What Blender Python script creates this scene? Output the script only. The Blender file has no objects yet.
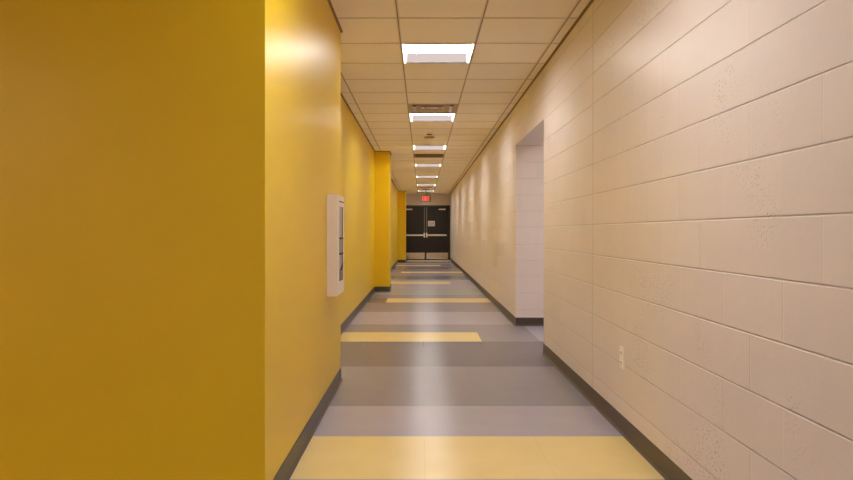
import bpy, bmesh, math, random
from mathutils import Vector
random.seed(4)
S = bpy.context.scene
COL = S.collection

# ------------------------------------------------------------ camera, world, exposure
F = 632.0                                  # focal length in pixels of an 853 px wide frame
EYE = 1.145
cam_d = bpy.data.cameras.new('camera')
cam = bpy.data.objects.new('camera', cam_d); COL.objects.link(cam)
cam.location = (0, 0, EYE); cam.rotation_euler = (math.pi/2, 0, 0)
cam_d.sensor_width = 36; cam_d.lens = 36*F/853
cam_d.shift_x = 4.0/853; cam_d.shift_y = -8.0/853
cam_d.clip_start = 0.02; cam_d.clip_end = 100
S.camera = cam
w = bpy.data.worlds.new('world'); S.world = w; w.use_nodes = True
w.node_tree.nodes['Background'].inputs[0].default_value = (1, .9, .75, 1)
w.node_tree.nodes['Background'].inputs[1].default_value = 0.02
S.view_settings.view_transform = 'Standard'; S.view_settings.look = 'None'
S.view_settings.gamma = 1; S.view_settings.use_curve_mapping = False
S.view_settings.exposure = 0.0
LAMP_COLOUR = (1.0, .965, .93)
LAMP_POWER = 25.5
S.cycles.max_bounces = 14; S.cycles.diffuse_bounces = 10

CEIL = EYE + 1.55                          # 2.695
XR, XL, XC = 1.14, -.92, -.632             # right wall, left recess, left bump-outs
END = 25.8
TILE = .612; ROW0 = 5.19                   # ceiling grid: row k starts at ROW0 + k*TILE
CX0 = -.179; CW = .6155
BACK = -3.4; LOBBY = -5.2

# ------------------------------------------------------------ materials
def srgb(r, g, b):
    f = lambda c: (c/255/12.92) if c/255 <= .04045 else ((c/255+.055)/1.055)**2.4
    return (f(r), f(g), f(b), 1)

def mat(name, col, rough=.5, metal=0.0, spec=.5, noise=0.0, nscale=30, bump=0.0, bscale=300, emit=0, ecol=None):
    m = bpy.data.materials.new(name); m.use_nodes = True
    nt = m.node_tree; N, L = nt.nodes, nt.links
    p = N['Principled BSDF']
    p.inputs['Base Color'].default_value = col; p.inputs['Roughness'].default_value = rough
    p.inputs['Metallic'].default_value = metal; p.inputs['Specular IOR Level'].default_value = spec
    tc = N.new('ShaderNodeTexCoord')
    if noise:
        n = N.new('ShaderNodeTexNoise'); n.inputs['Scale'].default_value = nscale; n.inputs['Detail'].default_value = 4
        L.new(tc.outputs['Object'], n.inputs['Vector'])
        mx = N.new('ShaderNodeMix'); mx.data_type = 'RGBA'
        mx.inputs[6].default_value = tuple(c*(1-noise) for c in col[:3])+(1,)
        mx.inputs[7].default_value = tuple(min(1, c*(1+noise)) for c in col[:3])+(1,)
        L.new(n.outputs['Fac'], mx.inputs[0]); L.new(mx.outputs[2], p.inputs['Base Color'])
    if bump:
        n = N.new('ShaderNodeTexNoise'); n.inputs['Scale'].default_value = bscale; n.inputs['Detail'].default_value = 3
        L.new(tc.outputs['Object'], n.inputs['Vector'])
        b = N.new('ShaderNodeBump'); b.inputs['Strength'].default_value = bump; b.inputs['Distance'].default_value = .002
        L.new(n.outputs['Fac'], b.inputs['Height']); L.new(b.outputs['Normal'], p.inputs['Normal'])
    if emit:
        p.inputs['Emission Color'].default_value = (*(ecol or col[:3])[:3], 1)
        p.inputs['Emission Strength'].default_value = emit
    return m

class NG:
    """small helper for math node chains"""
    def __init__(s, m): s.nt = m.node_tree; s.N = s.nt.nodes; s.L = s.nt.links
    def put(s, sock, v):
        if isinstance(v, (int, float)): sock.default_value = v
        else: s.L.new(v, sock)
    def m(s, op, a, b=0.0, c=0.0):
        n = s.N.new('ShaderNodeMath'); n.operation = op
        s.put(n.inputs[0], a); s.put(n.inputs[1], b); s.put(n.inputs[2], c)
        return n.outputs[0]
    def smooth(s, v, a, b):
        n = s.N.new('ShaderNodeMapRange'); n.interpolation_type = 'SMOOTHSTEP'
        s.put(n.inputs[0], v); n.inputs[1].default_value = a; n.inputs[2].default_value = b
        n.inputs[3].default_value = 0; n.inputs[4].default_value = 1
        return n.outputs[0]
    def noise(s, vec, scale, detail=3, rough=.5):
        n = s.N.new('ShaderNodeTexNoise'); n.inputs['Scale'].default_value = scale
        n.inputs['Detail'].default_value = detail; n.inputs['Roughness'].default_value = rough
        s.L.new(vec, n.inputs['Vector']); return n.outputs['Fac']
    def mix(s, f, a, b):
        n = s.N.new('ShaderNodeMix'); n.data_type = 'RGBA'
        s.put(n.inputs[0], f)
        for i, v in ((6, a), (7, b)):
            if isinstance(v, tuple): n.inputs[i].default_value = v
            else: s.L.new(v, n.inputs[i])
        return n.outputs[2]

COURSE = .2013
def block_mat(name, axis, col, control=None):
    """painted concrete block: strong bed joints, faint head joints, pores"""
    m = bpy.data.materials.new(name); m.use_nodes = True
    g = NG(m); p = g.N['Principled BSDF']
    tc = g.N.new('ShaderNodeTexCoord'); sx = g.N.new('ShaderNodeSeparateXYZ')
    g.L.new(tc.outputs['Object'], sx.inputs[0])
    u = sx.outputs[axis]; z = g.m('ADD', sx.outputs[2], .0135)
    r = g.m('DIVIDE', z, COURSE)
    row = g.m('FLOOR', r); fr = g.m('FRACT', r)
    dz = g.m('MULTIPLY', g.m('MINIMUM', fr, g.m('SUBTRACT', 1.0, fr)), COURSE)      # distance to a bed joint
    par = g.m('MULTIPLY', g.m('FRACT', g.m('MULTIPLY', row, .5)), 1.0)             # 0 or .5
    un = g.m('ADD', g.m('DIVIDE', g.m('ADD', u, 8.0), .4), par)
    fu = g.m('FRACT', un)
    du = g.m('MULTIPLY', g.m('MINIMUM', fu, g.m('SUBTRACT', 1.0, fu)), .4)
    blk = g.m('FRACT', g.m('MULTIPLY', g.m('SINE', g.m('ADD', g.m('MULTIPLY', g.m('FLOOR', un), 12.9898), g.m('MULTIPLY', row, 78.233))), 43.758))
    wob = g.m('MULTIPLY', g.m('SUBTRACT', g.noise(tc.outputs['Object'], 14, 2), .5), .004)
    bed = g.m('SUBTRACT', 1.0, g.smooth(g.m('ADD', dz, wob), .0005, .0050))
    head = g.m('SUBTRACT', 1.0, g.smooth(g.m('ADD', du, wob), .0002, .0032))
    head = g.m('MULTIPLY', head, g.m('MULTIPLY_ADD', g.m('MULTIPLY', blk, blk), .75, .04))
    joint = g.m('MAXIMUM', bed, head)
    if control is not None:
        dc = g.m('ABSOLUTE', g.m('SUBTRACT', u, control))
        joint = g.m('MAXIMUM', joint, g.m('MULTIPLY', g.m('SUBTRACT', 1.0, g.smooth(dc, .003, .0095)), 1.4))
    # pores gather on some blocks
    v = g.N.new('ShaderNodeTexVoronoi'); v.inputs['Scale'].default_value = 70
    g.L.new(tc.outputs['Object'], v.inputs['Vector'])
    patch = g.smooth(g.noise(tc.outputs['Object'], 1.9, 3), .53, .68)
    pore = g.m('MULTIPLY', g.m('SUBTRACT', 1.0, g.smooth(v.outputs['Distance'], .14, .34)), patch)
    fine = g.noise(tc.outputs['Object'], 130, 4, .6)
    h = g.m('MULTIPLY_ADD', joint, -1.0, g.m('MULTIPLY', pore, -.5))
    h = g.m('MULTIPLY_ADD', fine, .16, h)
    h = g.m('MULTIPLY_ADD', g.noise(tc.outputs['Object'], 9, 2), .5, h)
    b = g.N.new('ShaderNodeBump'); b.inputs['Strength'].default_value = .75; b.inputs['Distance'].default_value = .004
    g.L.new(h, b.inputs['Height']); g.L.new(b.outputs['Normal'], p.inputs['Normal'])
    tone = g.m('MULTIPLY_ADD', blk, .35, g.m('MULTIPLY', g.noise(tc.outputs['Object'], 3, 3), .65))
    c = g.mix(tone, tuple(k*.95 for k in col[:3])+(1,), tuple(min(1, k*1.04) for k in col[:3])+(1,))
    c = g.mix(g.m('MULTIPLY', g.m('MAXIMUM', g.m('MULTIPLY', joint, .30), g.m('MULTIPLY', pore, .62)), 1.0), c, tuple(k*.35 for k in col[:3])+(1,))
    g.L.new(c, p.inputs['Base Color'])
    p.inputs['Roughness'].default_value = .36
    return m

def floor_mat(name, col):
    m = bpy.data.materials.new(name); m.use_nodes = True
    g = NG(m); p = g.N['Principled BSDF']
    tc = g.N.new('ShaderNodeTexCoord'); sx = g.N.new('ShaderNodeSeparateXYZ')
    g.L.new(tc.outputs['Object'], sx.inputs[0])
    up = g.N.new('ShaderNodeVectorMath'); up.inputs[1].default_value = (3.3, 7.7, .377); g.L.new(tc.outputs['Object'], up.inputs[0])
    fy = g.m('FRACT', g.m('DIVIDE', g.m('SUBTRACT', sx.outputs[1], ROWF - 40*TF), TF))
    fx = g.m('FRACT', g.m('DIVIDE', g.m('SUBTRACT', sx.outputs[0], .01 - 20*TF), TF))
    d1 = g.m('MINIMUM', fy, g.m('SUBTRACT', 1.0, fy)); d2 = g.m('MINIMUM', fx, g.m('SUBTRACT', 1.0, fx))
    seam = g.m('SUBTRACT', 1.0, g.smooth(d2, .001, .006))
    n = g.noise(up.outputs[0], 5, 2)
    c = g.mix(n, tuple(k*.93 for k in col[:3])+(1,), tuple(min(1, k*1.07) for k in col[:3])+(1,))
    c = g.mix(g.m('MULTIPLY', seam, .13), c, tuple(k*.4 for k in col[:3])+(1,))
    g.L.new(c, p.inputs['Base Color'])
    p.inputs['Roughness'].default_value = .26; p.inputs['Specular IOR Level'].default_value = .46
    return m

TF = .6125; ROWF = 2.93
BLOCK = srgb(230, 222, 221)
M = {}
M['yellow'] = mat('satin_yellow_paint', srgb(233, 196, 14), .36, spec=.62, bump=.10, bscale=160, noise=.02, nscale=3)
M['blockY'] = block_mat('painted_block_side', 1, BLOCK, control=4.226)
M['blockX'] = block_mat('painted_block_jamb', 0, BLOCK)
M['plaster'] = mat('beige_paint', BLOCK, .5, bump=.1, bscale=120, noise=.03)
M['base'] = mat('dark_rubber_base', srgb(72, 63, 58), .38, noise=.05, nscale=20)
M['tile'] = mat('mineral_ceiling_tile', srgb(252, 245, 232), .9, spec=.2, bump=.5, bscale=260, noise=.025, nscale=90)
M['grid'] = mat('ceiling_grid_metal', srgb(235, 226, 208), .5)
M['gridline'] = mat('ceiling_grid_shadow_reveal', srgb(168, 146, 120), .6)
M['angle'] = mat('shadow_toned_wall_angle', srgb(150, 120, 86), .6)  # darker tone paints the shadow gap where wall meets ceiling
M['white_metal'] = mat('white_enamel', srgb(236, 230, 224), .35)
M['lens'] = mat('lamp_lens', srgb(250, 245, 240), .4, emit=LAMP_POWER, ecol=LAMP_COLOUR)
M['warm_fill_lens'] = mat('warm_fill_lamp_lens', srgb(250, 245, 240), .4, emit=110, ecol=(1, .72, .46))  # strong warm emission for the added lobby lamp
M['end_glow'] = mat('lamp_end_glow', srgb(14, 12, 12), .8, spec=.0, emit=.66, ecol=(1, .83, .79))  # dim emission stands in for lamplight on the recess ends
M['rail'] = mat('lamp_rail', srgb(70, 66, 68), .6, spec=.1)
M['black_door'] = mat('black_door_paint', srgb(30, 23, 21), .42, bump=.05, bscale=90)
M['frame_black'] = mat('black_frame_paint', srgb(22, 18, 17), .4)
M['steel'] = mat('satin_steel', srgb(240, 234, 226), .34, metal=1, noise=.04, nscale=60)
M['dark_steel'] = mat('dark_bronze_rod', srgb(135, 124, 116), .4, metal=.6)
M['kick'] = mat('kick_plate_steel', srgb(215, 204, 190), .16, metal=1, noise=.05, nscale=40)
_p = M['kick'].node_tree; _b = _p.nodes['Principled BSDF']; _b.inputs['Roughness'].default_value = .16
for _l in list(_p.links):
    if _l.to_socket == _b.inputs['Roughness']: _p.links.remove(_l)
_b.inputs['Anisotropic'].default_value = 0.0       # brushed along the width
_t = _p.nodes.new('ShaderNodeTangent'); _t.direction_type = 'RADIAL'; _t.axis = 'Z'; _p.links.new(_t.outputs[0], _b.inputs['Tangent'])
_b.inputs['Anisotropic Rotation'].default_value = .25
M['paper'] = mat('white_paper', srgb(238, 226, 222), .8, bump=.05)
M['ink'] = mat('grey_print', srgb(140, 125, 122), .8)
M['plastic'] = mat('ivory_plastic', srgb(252, 246, 244), .35)
M['slot'] = mat('dark_slot', srgb(35, 28, 24), .7)
M['cab'] = mat('white_cabinet_enamel', srgb(238, 228, 220), .4, bump=.03)
M['pane'] = mat('smoky_pane', srgb(178, 168, 150), .5)
M['pane_dark'] = mat('dark_pane', srgb(112, 98, 92), .5)
M['latch'] = mat('grey_latch_panel', srgb(150, 140, 130), .4)
M['edge'] = mat('plum_reveal', srgb(120, 84, 88), .5)
M['black'] = mat('black_rubber', srgb(18, 14, 12), .5)
M['vent'] = mat('vent_enamel', srgb(190, 172, 158), .85, spec=.1)
M['vent_dark'] = mat('vent_void', srgb(52, 36, 24), .9)
M['rim'] = mat('tan_detector_rim', srgb(190, 162, 130), .7)
M['return'] = mat('return_grille_enamel', srgb(150, 122, 88), .6)
M['acrylic'] = mat('green_edged_acrylic', srgb(170, 190, 160), .12)
M['acrylic'].node_tree.nodes['Principled BSDF'].inputs['Transmission Weight'].default_value = .6
M['red'] = mat('red_letters', srgb(255, 60, 60), .5, emit=1.1, ecol=srgb(255, 84, 92))
M['green'] = mat('green_indicator', srgb(110, 150, 90), .4)
FL = {
 'Y': floor_mat('vinyl_tile_yellow', srgb(229, 208, 146)),
 'L': floor_mat('vinyl_tile_lavender_grey', srgb(166, 162, 178)),
 'G': floor_mat('vinyl_tile_green_grey', srgb(155, 158, 160)),
 'M': floor_mat('vinyl_tile_mid_taupe', srgb(135, 131, 143)),
 'D': floor_mat('vinyl_tile_dark_taupe', srgb(107, 104, 114)),
}

# ------------------------------------------------------------ mesh helpers
def box(bm, x0, x1, y0, y1, z0, z1, mi=0, bevel=0):
    vs = [bm.verts.new(c) for c in ((x0,y0,z0),(x1,y0,z0),(x1,y1,z0),(x0,y1,z0),(x0,y0,z1),(x1,y0,z1),(x1,y1,z1),(x0,y1,z1))]
    fs = [bm.faces.new([vs[i] for i in q]) for q in ((3,2,1,0),(4,5,6,7),(0,1,5,4),(1,2,6,5),(2,3,7,6),(3,0,4,7))]
    for f in fs: f.material_index = mi
    if bevel:
        es = {e for f in fs for e in f.edges}
        bmesh.ops.bevel(bm, geom=list(es), offset=bevel, segments=2, affect='EDGES', profile=.6)
    return fs

def prism(bm, pts, z0, z1, mi=0):
    lo = [bm.verts.new((x, y, z0)) for x, y in pts]; hi = [bm.verts.new((x, y, z1)) for x, y in pts]
    n = len(pts)
    bm.faces.new(list(reversed(lo))).material_index = mi; bm.faces.new(hi).material_index = mi
    for i in range(n):
        bm.faces.new((lo[i], lo[(i+1) % n], hi[(i+1) % n], hi[i])).material_index = mi

def lathe(bm, prof, cx, cy, n=32, mi=0):
    """prof: (radius, z) from one end to the other"""
    rings = []
    for r, z in prof:
        if r < 1e-6: rings.append([bm.verts.new((cx, cy, z))])
        else: rings.append([bm.verts.new((cx+r*math.cos(2*math.pi*k/n), cy+r*math.sin(2*math.pi*k/n), z)) for k in range(n)])
    for a, b in zip(rings, rings[1:]):
        for k in range(n):
            k2 = (k+1) % n
            f = [a[0], b[k2], b[k]] if len(a) == 1 else ([a[k], a[k2], b[0]] if len(b) == 1 else [a[k], a[k2], b[k2], b[k]])
            bm.faces.new(f).material_index = mi

def cyl(bm, p0, p1, r, n=16, mi=0):
    p0, p1 = Vector(p0), Vector(p1); d = (p1-p0).normalized()
    q = d.to_track_quat('Z', 'Y')
    R = [[bm.verts.new(p + q @ Vector((r*math.cos(2*math.pi*k/n), r*math.sin(2*math.pi*k/n), 0))) for k in range(n)] for p in (p0, p1)]
    for k in range(n): bm.faces.new((R[0][k], R[0][(k+1) % n], R[1][(k+1) % n], R[1][k])).material_index = mi
    bm.faces.new(list(reversed(R[0]))).material_index = mi; bm.faces.new(R[1]).material_index = mi

def obj(name, bm, mats, parent=None, loc=(0,0,0), smooth=False):
    bmesh.ops.recalc_face_normals(bm, faces=bm.faces[:])
    me = bpy.data.meshes.new(name); bm.to_mesh(me); bm.free()
    for m in (mats if isinstance(mats, (list, tuple)) else [mats]): me.materials.append(m)
    if smooth:
        me.shade_smooth()
        me.set_sharp_from_angle(angle=math.radians(35))
    o = bpy.data.objects.new(name, me); COL.objects.link(o); o.location = loc
    if parent: o.parent = parent
    return o

def struct(name, bm, mats, **k):
    o = obj(name, bm, mats, **k)
    o['kind'] = 'structure'
    return o

def thing(name, label, cat, loc=(0,0,0), group=None):
    o = bpy.data.objects.new(name, None); COL.objects.link(o); o.location = loc
    o.empty_display_size = .1
    o['label'] = label; o['category'] = cat
    if group: o['group'] = group
    return o

def dup(root, loc, label):
    r = root.copy(); COL.objects.link(r); r.location = loc; r['label'] = label
    for ch in list(root.children):
        c = ch.copy(); COL.objects.link(c); c.parent = r
        for g in list(ch.children):
            d = g.copy(); COL.objects.link(d); d.parent = c
    return r

def sweep(bm, pts, prof, side=1, z=0, mi=0):
    """sweep a (offset, height) profile along a polyline in plan, mitred; side=+1 offsets to the right of travel"""
    P = [Vector(p) for p in pts]; rings = []
    for i, p in enumerate(P):
        ns = []
        if i > 0: d = (P[i]-P[i-1]).normalized(); ns.append(Vector((d.y, -d.x))*side)
        if i < len(P)-1: d = (P[i+1]-P[i]).normalized(); ns.append(Vector((d.y, -d.x))*side)
        n = ns[0] if len(ns) == 1 else (ns[0]+ns[1])/(1+ns[0].dot(ns[1]))
        rings.append([bm.verts.new((p.x+n.x*o, p.y+n.y*o, z+h)) for o, h in prof])
    k = len(prof)
    for a, b in zip(rings, rings[1:]):
        for j in range(k): bm.faces.new((a[j], a[(j+1) % k], b[(j+1) % k], b[j])).material_index = mi
    bm.faces.new(list(reversed(rings[0]))); bm.faces.new(rings[-1])

# ------------------------------------------------------------ room shell
TOP = CEIL + .35
# floor: vinyl tiles in stripes, one face per tile
YB = lambda i: ROWF + i*TF
ROWS = {0:'Y',1:'L',2:'M',3:'M',4:'D',5:'D',6:'Y',7:'M',8:'L',9:'L',10:'M',11:'M',12:'Y',13:'M',14:'G',15:'G',16:'L',17:'L',18:'Y',
        19:'L',20:'D',21:'D',22:'M',23:'M',24:'Y',25:'M',26:'M',27:'D',28:'D',29:'M',30:'Y',31:'M',32:'L',33:'M',34:'D',35:'L',36:'Y',37:'M'}
bm = bmesh.new(); keys = list(FL)
ALLX = [.01 + k*TF for k in range(-6, 8)]
for i in range(-11, 38):
    for k in range(len(ALLX)-1):
        x0, x1 = ALLX[k], ALLX[k+1]
        c = ROWS.get(i, ['M', 'L', 'D', 'M', 'L'][i % 5])
        if c == 'Y':
            half = (i//6) % 2            # 0: from the left column line to the right wall, 1: from the left wall to the seam
            if half == 1 and x0 > .6: c = {6:'M', 18:'L', 30:'D'}[i]
            if half == 0 and x1 < -.59 and i > 0: c = {12:'D', 24:'M', 36:'M'}[i]
        if x0 > 1.2: c = 'L' if i in (6, 7) else c
        if x1 > 1.2 and x0 < 1.1: pass
        y0, y1 = YB(i), YB(i+1)
        f = bm.faces.new([bm.verts.new(p) for p in ((x0,y0,0),(x1,y0,0),(x1,y1,0),(x0,y1,0))])
        f.material_index = keys.index(c)
bmesh.ops.remove_doubles(bm, verts=bm.verts[:], dist=.0005)
struct('floor', bm, [FL[k] for k in keys])

# left yellow wall with its bump-outs, one continuous drywall surface
LP = [(LOBBY, 2.536), (XC, 2.536), (XC, 4.88), (XL, 4.88), (XL, 12.1), (XC, 12.1), (XC, 12.7), (XL, 12.7),
      (XL, 23.7), (XC, 23.7), (XC, 24.35), (XL, 24.35), (XL, END)]
bm = bmesh.new(); prism(bm, LP + [(LOBBY, END)], 0, TOP); struct('wall_left', bm, M['yellow'])
bm = bmesh.new(); box(bm, LOBBY-.2, LOBBY, BACK, 2.536, 0, TOP); struct('wall_left_lobby', bm, M['plaster'])
bm = bmesh.new(); box(bm, LOBBY-.2, XR+.3, BACK-.2, BACK, 0, TOP); struct('wall_back', bm, M['plaster'])

# right block wall with the cased opening into the side passage
OY0, OY1, OZ = 5.945, 7.72, 2.208
bm = bmesh.new()
box(bm, XR, XR+.3, BACK, OY0, 0, TOP)
box(bm, XR, XR+.3, OY1, END, 0, TOP)
bm.normal_update()
for f in bm.faces:
    if abs(f.normal.y) > .5: f.material_index = 1
fs = box(bm, XR, XR+.3, OY0, OY1, OZ, TOP)
fs[0].material_index = 2
struct('wall_right', bm, [M['blockY'], M['blockX'], M['plaster']])
bm = bmesh.new(); box(bm, XR+.3, 4.2, OY0-.2, OY0, 0, TOP); struct('wall_passage_near', bm, M['blockX'])
bm = bmesh.new(); box(bm, XR+.3, 4.2, OY1, OY1+.2, 0, TOP); struct('wall_passage_far', bm, M['blockX'])
bm = bmesh.new(); box(bm, 4.0, 4.2, OY0, OY1, 0, TOP); struct('wall_passage_end', bm, M['blockY'])

# end wall with the door opening
DX0, DX1, DZ = -.875, 1.12, 2.235
bm = bmesh.new()
box(bm, LOBBY, DX0, END, END+.2, 0, TOP); box(bm, DX1, XR+.3, END, END+.2, 0, TOP); box(bm, DX0, DX1, END, END+.2, DZ, TOP)
struct('wall_end', bm, M['plaster'])

# cove base
PROF = [(0, 0), (.017, 0), (.016, .004), (.008, .011), (.0045, .022), (.004, .098), (.003, .1), (0, .1)]
bm = bmesh.new(); sweep(bm, LP, PROF, 1); struct('baseboard_left', bm, M['base'])
bm = bmesh.new(); sweep(bm, [(XR, BACK), (XR, OY0), (3.99, OY0)], PROF, -1); struct('baseboard_right', bm, M['base'])
bm = bmesh.new(); sweep(bm, [(3.99, OY1), (XR, OY1), (XR, END)], PROF, -1); struct('baseboard_right_far', bm, M['base'])

# ceiling tiles (a face per tile, lay-in) and the metal grid
def cells():
    xs = [CX0 + k*CW for k in range(-9, 7)]
    for i in range(-14, 34):
        y0 = ROW0 + i*TILE; y1 = y0 + TILE
        for k in range(len(xs)-1):
            yield i, k, xs[k], xs[k+1], y0, y1
FIX = {-10, -5, 0, 5, 10, 15, 20, 25, 30}
VENTS = {4: 'supply', 12: 'return', 27: 'supply'}
bm = bmesh.new()
KC = 9                                       # column index of the fixtures
for i, k, x0, x1, y0, y1 in cells():
    if k == KC and (i in FIX or i in VENTS): continue
    if (k == KC-7 and i == -11) or (k == KC+4 and i == 2): continue
    if y0 > END: continue
    box(bm, x0+.001, x1-.001, max(y0, BACK)+.001, min(y1, END)-.001, CEIL+.0016, CEIL+.018)
struct('ceiling', bm, M['tile'])
bm = bmesh.new()
T = .012
xs = [CX0 + k*CW for k in range(-8, 6)]
for x in xs:
    segs = [(BACK, END)]
    if x < XC: segs = [(BACK, 2.536)]
    if XL < x < XC: segs = [(BACK, 2.536), (4.88, 12.1), (12.7, 23.7), (24.35, END)]
    if x > XR: segs = [(OY0, OY1)]
    for a, b in segs: box(bm, x-T, x+T, a, b, CEIL-.003, CEIL+.0015, 0); box(bm, x-.0045, x+.0045, a, b, CEIL-.0045, CEIL-.0031, 1)
for i in range(-14, 34):
    y = ROW0 + i*TILE
    if y < BACK or y > END: continue
    a = LOBBY if y < 2.536 else (XC if y < 4.88 or 12.1 < y < 12.7 or 23.7 < y < 24.35 else XL)
    b = 4.0 if OY0 < y < OY1 else XR
    box(bm, a, b, y-T*.8, y+T*.8, CEIL-.0022, CEIL+.0015, 0); box(bm, a, b, y-.0014, y+.0014, CEIL-.0032, CEIL-.0023, 1)
struct('trim_1', bm, [M['grid'], M['gridline']])
AP = [(0, -.012), (.003, -.012), (.003, -.005), (.016, -.005), (.016, 0), (0, 0)]
bm = bmesh.new(); sweep(bm, LP, AP, 1, CEIL); struct('trim_2', bm, M['angle'])
bm = bmesh.new(); sweep(bm, [(XR, BACK), (XR, END)], AP, -1, CEIL); struct('trim_3', bm, M['angle'])
bm = bmesh.new(); box(bm, LOBBY-.2, 4.2, BACK-.2, END+.2, TOP, TOP+.1); struct('ceiling_slab', bm, M['plaster'])

# ------------------------------------------------------------ ceiling lights
LX = CX0 + CW/2
def make_light():
    r = thing('ceiling_light', '', 'ceiling light', group='recessed ceiling lights down the corridor')
    a, b = CW/2-.002, TILE/2-.002
    D = .088
    bm = bmesh.new()                         # flange, sloping reflector and housing
    def ring(x, y, z): return [bm.verts.new(p) for p in ((-x,-y,z),(x,-y,z),(x,y,z),(-x,y,z))]
    rs = [ring(a, b, .003), ring(a, b, -.004), ring(a-.010, b-.012, -.004), ring(a-.020, b-.022, D), ring(a, b, D), ]
    for p, q in zip(rs, rs[1:]):
        for k in range(4): bm.faces.new((p[k], p[(k+1) % 4], q[(k+1) % 4], q[k]))
    obj('frame', bm, M['white_metal'], r)
    bm = bmesh.new(); box(bm, -a+.021, a-.021, -b+.023, b-.023, D-.004, D+.004)
    obj('diffuser', bm, M['lens'], r)
    for sg in (1, -1):
        bm = bmesh.new(); y0, y1 = sorted((sg*(b-.033), sg*(b-.028))); box(bm, -a+.034, a-.034, y0, y1, .006, D-.005)
        e = obj('end_diffuser', bm, M['end_glow'], r); e['label'] = 'dimmer pinkish end diffuser'  # panel glows in place of a recess end lit by the lens
        bm = bmesh.new(); y0, y1 = sorted((sg*(b-.034), sg*(b-.018))); box(bm, -a+.03, a-.03, y0, y1, -.003, .006)
        obj('hinge_rail', bm, M['rail'], r)
    return r
proto = make_light()
order = ['nearest the picture, largest of them, alone in the ceiling before the square vent',
         'second in the row, right behind the square vent', 'third in the row, just past the smoke detector',
         'fourth in the row, the first past the brown return grille', 'fifth in the row, between the fourth and the one before the far vent',
         'sixth in the row, right before the far brown vent', 'last visible in the row, cut by the stem of the exit sign']
for n, i in enumerate(sorted(FIX)):
    loc = (LX, ROW0 + (i+.5)*TILE, CEIL)
    if i < -0: lab = 'recessed white ceiling light ' + ('above the near end of the corridor, out of frame' if i == -5 else 'over the lobby behind the viewpoint')
    elif i//5 < len(order): lab = 'recessed white ceiling light ' + order[i//5]
    else: lab = 'recessed white ceiling light close to the end doors'
    lab = ' '.join(lab.split()[:16])
    if i == -10: proto.location = loc; proto['label'] = lab
    else: dup(proto, loc, lab)

dup(proto, (LX+4*CW, ROW0+2.5*TILE, CEIL), 'added white ceiling light brightening the side passage, out of frame')  # unseen lamp added to brighten the passage opening
lobby_fill = dup(proto, (LX-7*CW, ROW0-10.5*TILE, CEIL), 'added warm ceiling light, unseen over the lobby, brightening the yellow wall')  # unseen lamp added to warm and brighten the front yellow wall
for c in list(lobby_fill.children):
    if c.name.startswith('diffuser'): c.data = c.data.copy(); c.data.materials[0] = M['warm_fill_lens']

# ------------------------------------------------------------ air vents
def supply(i, lab):
    r = thing('air_vent', lab, 'vent', (LX, ROW0+(i+.5)*TILE, CEIL), 'square louvred supply vents')
    a = TILE/2-.003
    bm = bmesh.new(); box(bm, -a, a, -a, a, .085, .095); obj('backing', bm, M['vent_dark'], r)
    bm = bmesh.new()
    for x0, x1, y0, y1 in ((-a,a,-a,-a+.05),(-a,a,a-.05,a),(-a,-a+.05,-a+.05,a-.05),(a-.05,a,-a+.05,a-.05)): box(bm, x0, x1, y0, y1, -.004, .002)
    obj('frame', bm, M['vent'], r)
    for s, wd in ((.205, .062), (.105, .035)):   # nested sloping louvre rings with open gaps between
        bm = bmesh.new()
        def ring(h, z): return [bm.verts.new(p) for p in ((-h,-h,z),(h,-h,z),(h,h,z),(-h,h,z))]
        q = [ring(s, -.004), ring(s-wd, .016), ring(s-wd, .0185), ring(s, -.0015)]
        for u, v in zip(q, q[1:]+q[:1]):
            for k in range(4): bm.faces.new((u[k], u[(k+1) % 4], v[(k+1) % 4], v[k]))
        obj('louvre', bm, M['vent'], r)
supply(4, 'square louvred ceiling vent between the first and second ceiling lights')
supply(27, 'small distant brown ceiling vent just before the exit sign')
r = thing('return_grille', 'brown slatted return air grille between the third and fourth ceiling lights', 'vent', (LX, ROW0+12.5*TILE, CEIL))
a = TILE/2-.003
bm = bmesh.new(); box(bm, -a, a, -a, a, .05, .06); obj('backing', bm, M['vent_dark'], r)
bm = bmesh.new()
for x0, x1, y0, y1 in ((-a,a,-a,-a+.03),(-a,a,a-.03,a),(-a,-a+.03,-a+.03,a-.03),(a-.03,a,-a+.03,a-.03)): box(bm, x0, x1, y0, y1, -.004, .002)
obj('frame', bm, M['return'], r)
bm = bmesh.new()
for k in range(22): y = -a+.04+k*(2*a-.08)/21; box(bm, -a+.03, a-.03, y-.002, y+.002, -.001, .016)
for k in range(5): x = -a+.06+k*(2*a-.12)/4; box(bm, x-.002, x+.002, -a+.03, a-.03, .001, .012)
obj('slats', bm, M['return'], r)

# smoke detector
r = thing('smoke_detector', 'small round detector on the ceiling tile between second and third lights', 'smoke detector', (.105, 9.9, CEIL))
bm = bmesh.new(); lathe(bm, [(0, -.001), (.055, -.001), (.055, -.012), (.046, -.020), (.0, -.020)], 0, 0); obj('base', bm, M['plastic'], r, smooth=True)
bm = bmesh.new(); lathe(bm, [(0, -.020), (.036, -.020), (.036, -.036), (.0, -.036)], 0, 0); obj('sensor_chamber', bm, M['slot'], r, smooth=True)
bm = bmesh.new(); lathe(bm, [(0, -.036), (.040, -.036), (.060, -.062), (.0, -.062)], 0, 0); obj('cover', bm, M['tile'], r, smooth=True)
bm = bmesh.new(); lathe(bm, [(0, -.062), (.085, -.062), (.085, -.074), (.0, -.074)], 0, 0); obj('rim', bm, M['rim'], r, smooth=True)

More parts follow.
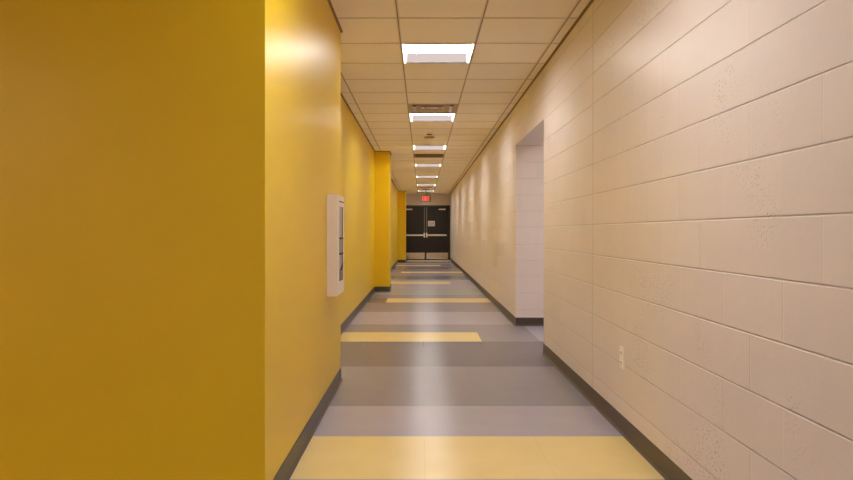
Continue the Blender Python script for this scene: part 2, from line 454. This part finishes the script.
# ------------------------------------------------------------ exit sign hanging in front of the end wall
r = thing('exit_sign', 'red lit exit sign hanging from the ceiling before the black doors', 'exit sign', (.12, 22.75, CEIL))
bm = bmesh.new(); box(bm, -.13, .13, -.03, .03, -.03, -.0047, bevel=.004); obj('canopy', bm, M['dark_steel'], r)
bm = bmesh.new(); cyl(bm, (0, 0, -.03), (0, 0, -.195), .012); obj('stem', bm, M['dark_steel'], r, smooth=True)
bm = bmesh.new(); box(bm, -.15, .15, -.022, .022, -.225, -.195, bevel=.004); obj('housing', bm, M['green'], r)
bm = bmesh.new(); box(bm, -.18, .18, -.005, .005, -.465, -.225, bevel=.002); obj('sign_panel', bm, M['acrylic'], r)
bm = bmesh.new()
def stroke(x0, x1, z0, z1): box(bm, x0, x1, -.011, -.0052, z0, z1)
zb, zt, s = -.435, -.26, .024
x = -.135; stroke(x, x+s, zb, zt); [stroke(x+s, x+.058, z, z+s) for z in (zb, (zb+zt)/2-s/2, zt-s)]
x = -.060
for sg in (1, -1):
    a0, a1 = (x, x+.066) if sg > 0 else (x+.066, x)
    vs = [(a0, zb), (a0+s*sg, zb), (a1, zt), (a1-s*sg, zt)]
    yo = -.011 - (.0005 if sg < 0 else 0)
    lo = [bm.verts.new((px, yo, pz)) for px, pz in vs]; hi = [bm.verts.new((px, -.0052, pz)) for px, pz in vs]
    bm.faces.new(lo); bm.faces.new(list(reversed(hi)))
    for k in range(4): bm.faces.new((lo[k], lo[(k+1) % 4], hi[(k+1) % 4], hi[k]))
x = .022; stroke(x, x+s, zb, zt)
x = .062; stroke(x, x+.075, zt-s, zt); stroke(x+.0375-s/2, x+.0375+s/2, zb, zt-s)
obj('letters', bm, M['red'], r)

# ------------------------------------------------------------ double doors
bm = bmesh.new()
box(bm, DX0, DX0+.035, END-.02, END+.12, 0, DZ); box(bm, DX1-.035, DX1, END-.02, END+.12, 0, DZ)
box(bm, DX0+.035, DX1-.035, END-.02, END+.12, DZ-.04, DZ)
struct('trim_4', bm, M['frame_black'])
DC = .1225
def door(name, x0, x1, inner, sign):
    """inner: x of the meeting edge; sign: +1 when the leaf lies to the right of it"""
    yf = END + .03
    bm = bmesh.new(); box(bm, x0, x1, yf, yf+.045, .012, DZ-.045, bevel=.002)
    d = struct(name, bm, M['black_door'])
    bm = bmesh.new(); box(bm, x0+.03, x1-.03, yf-.003, yf, .035, .30, bevel=.001); obj('kick_plate', bm, M['kick'], d)
    m = inner + sign*.06; e = inner + sign*.86
    a, b = sorted((m, e))
    bm = bmesh.new(); box(bm, a, b, yf-.045, yf-.0005, .985, 1.045, bevel=.006)
    bar = obj('push_bar', bm, M['steel'], d)
    bm = bmesh.new(); c0, c1 = sorted((inner+sign*.35, inner+sign*.78)); box(bm, c0, c1, yf-.062, yf-.0455, .995, 1.033, bevel=.004)
    obj('touch_pad', bm, M['steel'], bar)
    bm = bmesh.new(); c0, c1 = sorted((inner+sign*.018, inner+sign*.078)); box(bm, c0, c1, yf-.05, yf-.0005, .92, 1.11, bevel=.008)
    obj('latch_case', bm, M['steel'], d)
    bm = bmesh.new(); cx = inner+sign*.045; box(bm, cx-.016, cx+.016, yf-.035, yf-.001, 1.11, DZ-.075, bevel=.004)
    obj('vertical_rod', bm, M['dark_steel'], d)
    bm = bmesh.new(); box(bm, cx-.012, cx+.012, yf-.02, yf-.004, .30, .92, bevel=.003)
    obj('lower_rod', bm, M['frame_black'], d)
    c0, c1 = sorted((inner+sign*.54, inner+sign*.82))
    bm = bmesh.new(); box(bm, c0, c1, yf-.055, yf-.0005, 2.045, 2.095, bevel=.006); obj('closer', bm, M['steel'], d)
    bm = bmesh.new()
    for k in (.35, 1.1, 1.9): cyl(bm, ((x1 if sign > 0 else x0), yf-.006, k), ((x1 if sign > 0 else x0), yf-.006, k+.11), .007)
    obj('hinge', bm, M['dark_steel'], d)
    return d
door('door_1', DX0+.038, DC-.003, DC, -1)
door('door_2', DC+.003, DX1-.038, DC, 1)

# notice taped to the right leaf
r = thing('paper_notice', 'small white paper notice taped on the black right-hand door', 'notice', (.365, END+.03, 1.49))
bm = bmesh.new(); box(bm, -.14, .14, -.0015, -.0003, -.11, .11); obj('sheet', bm, M['paper'], r)
bm = bmesh.new()
for k, (a, b) in enumerate(((-.09, .09), (-.1, .1), (-.08, .09), (-.1, .06))): box(bm, a, b, -.0022, -.0016, .045-k*.035, .057-k*.035)
obj('print_lines', bm, M['ink'], r)

# ------------------------------------------------------------ white extinguisher cabinet on the near yellow wall
r = thing('wall_cabinet', 'tall white metal safety cabinet with narrow dark window on yellow wall', 'cabinet', (XC, 4.352, .72))
HY, HZ, P = .1925, .675, .052
bm = bmesh.new(); box(bm, 0, P, -HY, HY, 0, HZ, bevel=.003); obj('body', bm, M['cab'], r)
# door as a frame around a tall window: y in [-.068,.130], z in [.087,.60]
W0, W1, Z0, Z1 = -.062, .128, .087, .600
bm = bmesh.new(); X0, X1 = P, P+.016
for y0, y1, z0, z1 in ((-HY+.002, W0, .002, HZ-.002), (W1, HY-.002, .002, HZ-.002), (W0, W1, .002, Z0), (W0, W1, Z1, HZ-.002)):
    box(bm, X0, X1, y0, y1, z0, z1)
dr = obj('door', bm, M['cab'], r)
bm = bmesh.new(); box(bm, X0, X0+.0145, W0, W1, Z0, Z1); obj('window_pane', bm, [M['pane']], dr)
bm = bmesh.new(); box(bm, X0+.0145, X0+.0165, W1-.045, W1-.001, Z0, Z1); obj('window_reveal', bm, M['edge'], dr)
for z in (.382, .276):
    bm = bmesh.new(); box(bm, X0+.0145, X0+.022, W0+.01, W1-.02, z-.006, z+.006, bevel=.001); obj('black_clip', bm, M['black'], dr)
bm = bmesh.new(); box(bm, X0+.0145, X0+.017, W0+.01, W1-.047, .284, .374, bevel=.001); obj('latch_panel', bm, M['latch'], dr)
bm = bmesh.new(); box(bm, X0+.0145, X0+.018, W0+.01, W1-.02, Z0+.005, .150, bevel=.001); obj('lower_pane', bm, M['pane_dark'], dr)
bm = bmesh.new(); vs = [(W0+.02, .158), (W0+.09, .158), (W1-.025, .20), (W1-.025, .175)]
vs = [(W0+.005, .155), (W1-.025, .168), (W1-.025, .205), (W0+.07, .172)]
lo = [bm.verts.new((X0+.0146, y, z)) for y, z in vs]; hi = [bm.verts.new((X0+.020, y, z)) for y, z in vs]
bm.faces.new(lo); bm.faces.new(hi)
for k in range(4): bm.faces.new((lo[k], lo[(k+1) % 4], hi[(k+1) % 4], hi[k]))
obj('pull_handle', bm, M['black'], dr)
bm = bmesh.new(); box(bm, X1, X1+.002, W0-.005, W1+.035, .630, .637); obj('top_slot', bm, M['slot'], dr)

# ------------------------------------------------------------ duplex outlet on the block wall
r = thing('power_outlet', 'ivory duplex power outlet low on the beige block wall', 'outlet', (XR, 3.598, .429))
bm = bmesh.new(); box(bm, -.007, -.0002, -.038, .038, -.062, .062, bevel=.0025); obj('cover_plate', bm, M['plastic'], r)
for s in (1, -1):
    bm = bmesh.new(); box(bm, -.010, -.007, -.017, .017, s*.028-.014, s*.028+.014, bevel=.0012)
    o = obj('receptacle', bm, M['plastic'], r)
    bm = bmesh.new()
    for y in (-.0075, .0075): box(bm, -.0106, -.0098, y-.0015, y+.0015, s*.028-.002, s*.028+.008)
    cyl(bm, (-.0106, 0, s*.028-.008), (-.0098, 0, s*.028-.008), .003, 10)
    obj('socket_slots', bm, M['slot'], o)
bm = bmesh.new(); cyl(bm, (-.0085, 0, 0), (-.0068, 0, 0), .003, 12); obj('screw', bm, M['steel'], r)
